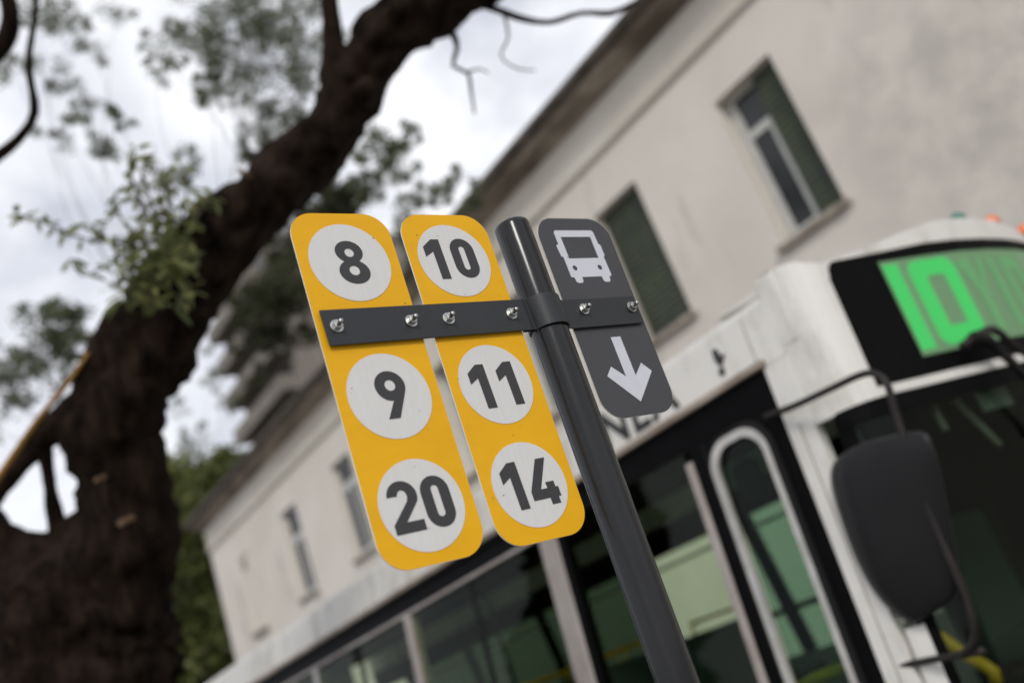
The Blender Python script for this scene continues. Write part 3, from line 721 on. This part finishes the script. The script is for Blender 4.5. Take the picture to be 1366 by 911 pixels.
# cap block over the corner pillar (step up in the roof line)
FK = [(1.0, 2.53), (.998, 2.47), (.991, 2.42), (.978, 2.378), (.962, 2.345), (.94, 2.318), (.915, 2.298), (.88, 2.284), (.70, 2.25), (.53, 2.212), (.38, 2.178), (.2, 2.148), (0, 2.138)]
TK = [(1.0, 1.352), (.965, 1.335), (.93, 1.30), (.88, 1.29), (.75, 1.318), (.62, 1.348), (.45, 1.393), (.33, 1.42), (.25, 1.436), (.12, 1.445), (0, 1.447)]
def interp(K, s):
    s = abs(s)
    for (a, va), (b, vb) in zip(K, K[1:]):
        if b <= s <= a: t = (s-b)/(a-b); return vb+(va-vb)*t
    return K[-1][1]
def fx(s): return interp(FK, s)
SS = sorted(set([k[0] for k in FK]+[-k[0] for k in FK]+[i/20 for i in range(-19, 20)]+[q*v_ for q in (1, -1) for v_ in (.877, .872, .865, .855, .843)]), reverse=True)
def front(s0, s1, zf0, zf1, off=0, thick=.03, nz=1, mb=None):
    """curved strip of the bus front between s0>s1; zf are functions or numbers relative to the eye"""
    mb = mb or MB(); ss = [s0]+[s for s in SS if s1+1e-4 < s < s0-1e-4]+[s1]
    g0 = zf0 if callable(zf0) else (lambda s: zf0); g1 = zf1 if callable(zf1) else (lambda s: zf1)
    vs = []; k = len(ss)
    for lay in (off, off+thick):
        for j in range(nz+1):
            for s in ss:
                z = g0(s)+(g1(s)-g0(s))*j/nz+H
                vs.append((fx(s)+lay, YC+s*(hw(z)-.0015-(lay if abs(s) > .99 else 0)), z))
    N = (nz+1)*k; fs = []
    for j in range(nz):
        for i in range(k-1):
            a = j*k+i; fs += [(a, a+k, a+k+1, a+1), (N+a, N+a+1, N+a+k+1, N+a+k)]
    for i in range(k-1):
        fs += [(i, i+1, N+i+1, N+i), (nz*k+i, N+nz*k+i, N+nz*k+i+1, nz*k+i+1)]
    for j in range(nz):
        fs += [(j*k, N+j*k, N+(j+1)*k, (j+1)*k), (j*k+k-1, (j+1)*k+k-1, N+(j+1)*k+k-1, N+j*k+k-1)]
    return mb.add(vs, fs)
topz = lambda s: interp(TK, s)
hz = lambda s: 1.284+.033*min(1, max(0, (.88-abs(s))/.5))-.075*(1-math.sqrt(max(0, 1-min(1, max(0, (abs(s)-.838)/.042))**2)))                # top of the black display housing
front(1, -1, lambda s: hz(s) if abs(s) <= .88 else 1.25, topz, 0, .04).build('front_visor', M['buswhite'], bus)
front(1, .885, .62, lambda s: 1.25, 0, .05, 3).build('front_corner', M['buswhite'], bus)
front(-.885, -1, .62, lambda s: 1.25, 0, .05, 3).build('front_corner', M['buswhite'], bus, smooth=True)
front(.8845, -.8845, .627, .668, -.004, .05).build('front_rail', M['buswhite'], bus)
# side wall and top of the cap
vs = []; ss = [s for s in SS]
for s in ss: vs.append((fx(s)+.02, YC+s*(hw(topz(s)+H)-.002), topz(s)+H))
for s in ss: vs.append((3.0 if abs(s) < .9 else 2.455, YC+s*(hw(1.3+H)-.002), (topz(s) if abs(s) > .9 else 1.365)+H))
k = len(ss)
MB().add(vs, [(i, i+1, k+i+1, k+i) for i in range(k-1)]).build('front_roof', M['buswhite'], bus)
sp(2.45, 2.56, 1.0035, 1.345, .001, -.06).build('corner_pillar', M['buswhite'], bus, bevel=.012)
front(1, -1, -1.45, -.92, -.002, .04).build('front_panel', M['buswhite'], bus)
front(.999, .99, -.915, -.27, 0, .04).build('front_corner', M['buswhite'], bus)
# display box
disp = front(.88, -.88, .672, hz, -.006, .06).build('display_box', M['busblack'], bus)
front(.64, -.64, .757, 1.248, -.010, .003).build('display_screen', M['ledback'], disp)
def fmap(off):
    # a: metres measured from the left end of the screen towards the viewer's right, b: height
    def f(a, b, t):
        z = b+H; y = YC+.64*hw(z)-a; s = (y-YC)/hw(z); return Vector((fx(s)+off+t*.2, y, z))
    return f
def dense(lp, st=.03):
    o = []
    for (a, b), (c, d) in zip(lp, lp[1:]+lp[:1]):
        n_ = max(1, int(math.hypot(c-a, d-b)/st)); o += [(a+(c-a)*i/n_, b+(d-b)*i/n_) for i in range(n_)]
    return o
def led(loops, mt, nm='display_digit'):
    bits = []
    plate([dense(l) for l in loops], nm, mt, fmap(-.0135), .002, disp)
def bar_(a0, a1, b0, b1): return [(a0, b0), (a1, b0), (a1, b1), (a0, b1)]
def halo(loops):
    plate([dense(l) for l in loops], 'display_glow', M['ledhalo'], fmap(-.0118), .001, disp)
halo([bar_(.006, .118, .778, 1.23)])
halo([rrect(.15, .515, .776, 1.231, .075, 6), rrect(.275, .392, .885, 1.125, .02, 5)])
led([bar_(.012, .10, .785, 1.222)], M['led'])
led([rrect(.165, .50, .785, 1.222, .07, 6), rrect(.262, .405, .87, 1.14, .025, 5)], M['led'])
led([[(.52, 1.2), (.64, 1.2), (.64, 1.03), (.70, 1.2), (.765, 1.2), (.675, 1.0), (.675, .80), (.605, .80), (.605, 1.0)]], M['ledfaint'], 'display_letter')
led([bar_(.80, .86, .80, 1.2)], M['ledfaint'], 'display_letter')
led([rrect(.92, 1.12, .80, 1.2, .05, 5), rrect(.98, 1.06, .87, 1.13, .02, 4)], M['ledfaint'], 'display_letter')
# dark LED grid lines in front of the screen
mb = MB()
for q in range(28):
    b = .765+q*.0175; y0 = YC+.64*hw(b+H); pr_ = None
    for j in range(12):
        a0, a1 = j*1.17/12, (j+1)*1.17/12
        p, r = fmap(-.0165)(a0, b, 0), fmap(-.0165)(a1, b, 0)
        mb.add([p, r, r+Vector((0, 0, .003)), p+Vector((0, 0, .003))], [(0, 1, 2, 3)])
mb.build('led_grid', M['ledback'], disp)
# windscreen, black border and rubber
ws = front(.985, -.985, -.90, .545, .004, .006, 4).build('windscreen', M['windscreen'], bus)
front(.992, -.992, .545, .625, -.003, .05).build('windscreen_border', M['busblack'], bus)
front(.9895, .978, -.9, .60, -.001, .04, 3).build('windscreen_border', M['busblack'], bus)
front(-.955, -.9995, -.9, .60, -.001, .04, 3).build('windscreen_border', M['busblack'], bus)
front(.02, -.02, -.90, .545, -.004, .03, 2).build('windscreen_bar', M['busblack'], bus)
# marker lamps on the visor
for px, py, m_, lab in ((1281, 298, 'teal', 'green marker lamp'), (1322, 294, 'orange', 'orange marker lamp'), (1359, 293, 'orange', 'orange marker lamp')):
    c = at(px, py+2, X=2.20); c.z = topz((c.y-YC)/hw(c.z))+H+.03
    mb = MB(); mb.tube([c-Vector((0, 0, .03)), c, c+Vector((0, 0, .018)), c+Vector((0, 0, .032)), c+Vector((0, 0, .038))], [.046, .045, .036, .018, .002], 20)
    tag(mb.build('marker_lamp', M[m_], bus, smooth=True), lab)
# wiper with arm hanging over the display
def bt(px, py, X): return at(px, py, X=X)
wp = MB(); 
P, Rr = resample([(bt(1296, 452, 2.10), .030), (bt(1318, 455, 2.09), .035), (bt(1336, 470, 2.08), .022), (bt(1366, 500, 2.07), .018), (bt(1420, 560, 2.06), .016)], .03)
wo = wp.tube(P, Rr, 10, .2, 9).build('wiper', M['rubber'], bus, smooth=True)
P, Rr = resample([(bt(1284, 462, 2.12), .018), (bt(1302, 448, 2.10), .022), (bt(1325, 440, 2.10), .02), (bt(1350, 458, 2.09), .016), (bt(1372, 476, 2.08), .014)], .03)
MB().tube(P, Rr, 8, .2, 9).build('wiper_pivot', M['arm'], wo, smooth=True)
MB().tube([bt(1340, 474, 2.06), bt(1400, 530, 2.05)], .008, 8).build('wiper_blade', M['arm'], wo)
# mirror and its arm
mc = at(1195, 715, Y=-3.50)
arm = [(Vector((2.742, -3.60, .757+H)), .016)]+[(at(px, py, Y=Y), .0145) for px, py, Y in ((1060, 541, -3.56), (1105, 520, -3.52), (1148, 500, -3.5), (1168, 499, -3.49), (1184, 514, -3.48), (1196, 556, -3.47), (1220, 622, -3.46), (1252, 710, -3.45), (1290, 800, -3.44), (1300, 850, -3.44), (1285, 872, -3.46))]
P, Rr = resample(arm, .02)
ma = MB().tube(P, Rr, 12).build('mirror_arm', M['arm'], bus, smooth=True)
P, Rr = resample([(at(1160, 893, Y=-3.54), .014), (at(1210, 886, Y=-3.52), .014), (at(1262, 876, Y=-3.48), .014), (at(1312, 868, Y=-3.46), .016)], .03)
MB().tube(P, Rr, 10).build('lower_mirror_arm', M['arm'], ma, smooth=True)
# mirror housing: loft of rounded sections following the corner of the bus
mb = MB(); secs = []
outl = [(1142, 1232, 592), (1108, 1240, 614), (1108, 1248, 640), (1122, 1258, 690), (1140, 1268, 740), (1160, 1276, 780), (1182, 1276, 810), (1208, 1264, 828), (1222, 1250, 833)]
nn = 20; vs = []
for l, r, y in outl:
    a = at(l, y-(l-1190)*-.0, Y=-3.52); b = at(r, y-22, Y=-3.52)
    cc = (a+b)/2; hx = (b-a)/2
    dep = Vector((0.75, -.65, 0)).normalized()*hx.length*.55
    for j in range(nn):
        t = 2*math.pi*j/nn; ct, st_ = math.cos(t), math.sin(t)
        ct = math.copysign(abs(ct)**.55, ct); st_ = math.copysign(abs(st_)**.55, st_)
        vs.append(cc+hx*ct+dep*st_)
K = len(outl)
mb.add(vs, [(i*nn+j, i*nn+(j+1) % nn, (i+1)*nn+(j+1) % nn, (i+1)*nn+j) for i in range(K-1) for j in range(nn)]+[tuple(range(nn))[::-1], tuple(range((K-1)*nn, K*nn))])
mo = mb.build('mirror', M['mirror'], bus, smooth=True)
sm = mo.modifiers.new('sub', 'SUBSURF'); sm.levels = 1; sm.render_levels = 2
# floor, ceiling, far side, rear, lower body
MB().box(2.5, 12.8, YC-1.1, YC+1.1, -1.0+H, -.95+H).build('floor', M['interior'], bus)
MB().box(2.6, 12.8, YC-1.14, YC+1.14, 1.16+H, 1.19+H).build('ceiling', M['ceiling'], bus)
sp(2.55, 12.9, .72, .966, 0, -.05, -1).build('far_side', M['busblack'], bus)
sp(2.55, 12.9, -1.45, -.45, 0, -.05, -1).build('far_side', M['buswhite'], bus)
sp(2.55, 12.9, -.12, -.07, -.003, -.04, -1).build('window_bar', M['busblack'], bus)
for xx in (2.55, 4.2, 5.55, 7.15, 8.75, 10.35, 11.95, 12.75):
    sp(xx, xx+.12, -.45, .72, 0, -.05, -1).build('pillar', M['busblack'], bus)
sp(2.67, 7.14, -.448, .718, -.02, -.026, -1).build('window_pane', M['farglass'], bus)
for xa, xb in ((7.28, 8.74), (8.88, 10.34), (10.48, 11.94)):
    sp(xa, xb, -.448, .718, -.02, -.026, -1).build('window_pane', M['darkviewglass'], bus)
sp(2.67, 12.75, .60, .625, -.003, -.04, -1).build('window_bar', M['alu'], bus)
sp(2.552, 4.19, .25, .719, -.052, -.07, -1).build('far_side', M['interior'], bus)
sp(3.2, 4.19, -.45, .249, -.052, -.07, -1).build('far_side', M['interior'], bus)
sp(2.68, 3.19, -.45, -.10, -.052, -.07, -1).build('far_side', M['interior'], bus)
for a, b in ((3.34, 4.0), (5.1, 10.3), (11.4, 12.9)):
    sp(a, b, -1.45, -.452, 0, -.05).build('lower_panel', M['buswhite'], bus)
sp(4.0, 5.1, -.9, -.452, 0, -.05).build('lower_panel', M['buswhite'], bus)
sp(10.3, 11.4, -.9, -.452, 0, -.05).build('lower_panel', M['buswhite'], bus)
MB().box(12.86, 12.93, YC-1.1, YC+1.1, -1.45+H, 1.25+H).build('rear_wall', M['buswhite'], bus, bevel=.02)
for wx in (4.55, 10.85):
    for side in (1, -1):
        y0 = YC+side*1.02; y1 = YC+side*1.28
        wo_ = MB().tube([(wx, y0, .36), (wx, y0+(y1-y0)*.15, .36), (wx, y0+(y1-y0)*.85, .36), (wx, y1, .36)], [.42, .48, .48, .42], 32).build('wheel', M['rubber'], bus, smooth=True)
        MB().tube([(wx, y1-side*.03, .36), (wx, y1+side*.012, .36)], [.24, .22], 20).build('rim', M['hub'], wo_)
# seats, rails
for i in range(9):
    for yy in (YC-.95, YC+.15):
        sx = 5.0+i*.82
        s_ = MB().box(sx, sx+.42, yy, yy+.8, -.6+H, -.5+H).box(sx+.42, sx+.5, yy, yy+.8, -.6+H, -.02+H).build('seat', M['seat'], bus, bevel=.03)
        MB().tube([(sx+.47, yy+.1, -.05+H), (sx+.47, yy+.1, .06+H), (sx+.47, yy+.7, .06+H), (sx+.47, yy+.7, -.05+H)], .014, 8).build('grab_handle', M['rail'], s_)
for x_ in (3.9, 5.6, 7.4, 9.2):
    MB().tube([(x_, YC+.1, -.95+H), (x_, YC+.1, 1.16+H)], .016, 8).build('handrail', M['rubber'], bus)
for y_ in (YC-.35, YC+.4):
    MB().tube([(3.5, y_, 1.0+H), (12.4, y_, 1.0+H)], .016, 8).build('handrail', M['rubber'], bus)
def rail(pts, r=.018):
    P, Rr = resample([(p, r) for p in pts], .04); MB().tube(P, Rr, 8).build('handrail', M['rail'], bus, smooth=True)
rail([at(1060, 922, Y=-3.67), at(1085, 906, Y=-3.67), at(1110, 896, Y=-3.67), at(1150, 878, Y=-3.67)], .028)
rail([at(1228, 846, Y=-4.2), at(1252, 848, Y=-4.2), at(1282, 870, Y=-4.2), at(1325, 895, Y=-4.2), at(1330, 911, Y=-4.2)], .03)
rail([at(1252, 880, Y=-4.25), at(1262, 915, Y=-4.25), at(1270, 940, Y=-4.25)])
# driver seat and dashboard
MB().box(3.3, 3.45, YC-.85, YC-.3, -.75+H, .1+H).box(2.95, 3.45, YC-.85, YC-.3, -.75+H, -.6+H).build('driver_seat', M['seat'], bus, bevel=.04)
front(.55, -.93, -.75, -.62, .06, .35).build('dashboard', M['rubber'], bus)
P = [Vector((2.62, YC-.55+.22*math.cos(a), -.45+H+.2*math.sin(a))) for a in [i*math.pi/12 for i in range(25)]]
MB().tube(P, .014, 8).build('steering_wheel', M['rubber'], bus, smooth=True)
MB().box(3.34, 3.37, YC-1.05, YC-.1, -.95+H, 1.1+H).build('driver_partition', M['interior'], bus)
# things inside the front of the bus
def slab(px, D_, dx, dy, dz, name, mt_, bev):
    c = px
    return MB().box(c.x-dx/2, c.x+dx/2, c.y-dy/2, c.y+dy/2, c.z-dz/2, c.z+dz/2).build(name, mt_, bus, bevel=bev)
slab(at(1325, 528, X=2.30), 0, .02, .30, .13, 'sun_visor', M['winframe'], .02)
slab(at(1139, 586, Y=-3.86), 0, .04, .09, .08, 'bright_spot_slab', M['winframe'], .015)  # pale slab standing in for a small light seen through the corner glass
slab(at(1002, 640, Y=-3.95), 0, .16, .10, .22, 'door_mirror', M['rubber'], .045)
P, Rr = resample([(at(px, py, X=2.36), .016) for px, py in ((1262, 574), (1246, 540), (1268, 530), (1300, 560), (1334, 594))], .03)
MB().tube(P, Rr, 8).build('visor_bracket', M['alu'], bus, smooth=True)
sp(2.606, 2.612, -1.4, .66, .0035, -.02).build('panel_seam', M['gutterrail'], bus)
for xx in (2.70, 4.9, 7.1, 9.3, 11.5):
    sp(xx, xx+.006, 1.006, 1.235, .0015, -.02).build('panel_seam', M['gutterrail'], bus)
# white lettering and logo on the fascia
fc = bpy.data.curves.new('t', 'FONT'); fc.body = 'LINEA'; fc.size = .30; fc.extrude = .001; fc.space_character = 1.12; fc.offset = .006
to = bpy.data.objects.new('t', fc); COL.objects.link(to); dg = bpy.context.evaluated_depsgraph_get()
me = bpy.data.meshes.new_from_object(to.evaluated_get(dg)); bpy.data.objects.remove(to)
mxx = max(v.co.x for v in me.vertices)
for v in me.vertices:
    v.co = sidemap(3.235+(mxx-v.co.x), 1.035+v.co.y, .0045+v.co.z)
me.materials.clear(); me.materials.append(M['text']); link('lettering', me, bus)
bolt_ = [[(2.925, 1.185), (2.895, 1.175), (2.885, 1.135), (2.855, 1.13), (2.885, 1.10), (2.895, 1.085), (2.915, 1.095), (2.93, 1.13)],
         arc(2.912, 1.062, .020, .022, 0, 340, 12)]
sideplate([bolt_[0]], 'logo', M['text'], .0045, .002, bus); sideplate([bolt_[1]], 'logo', M['text'], .0045, .002, bus)
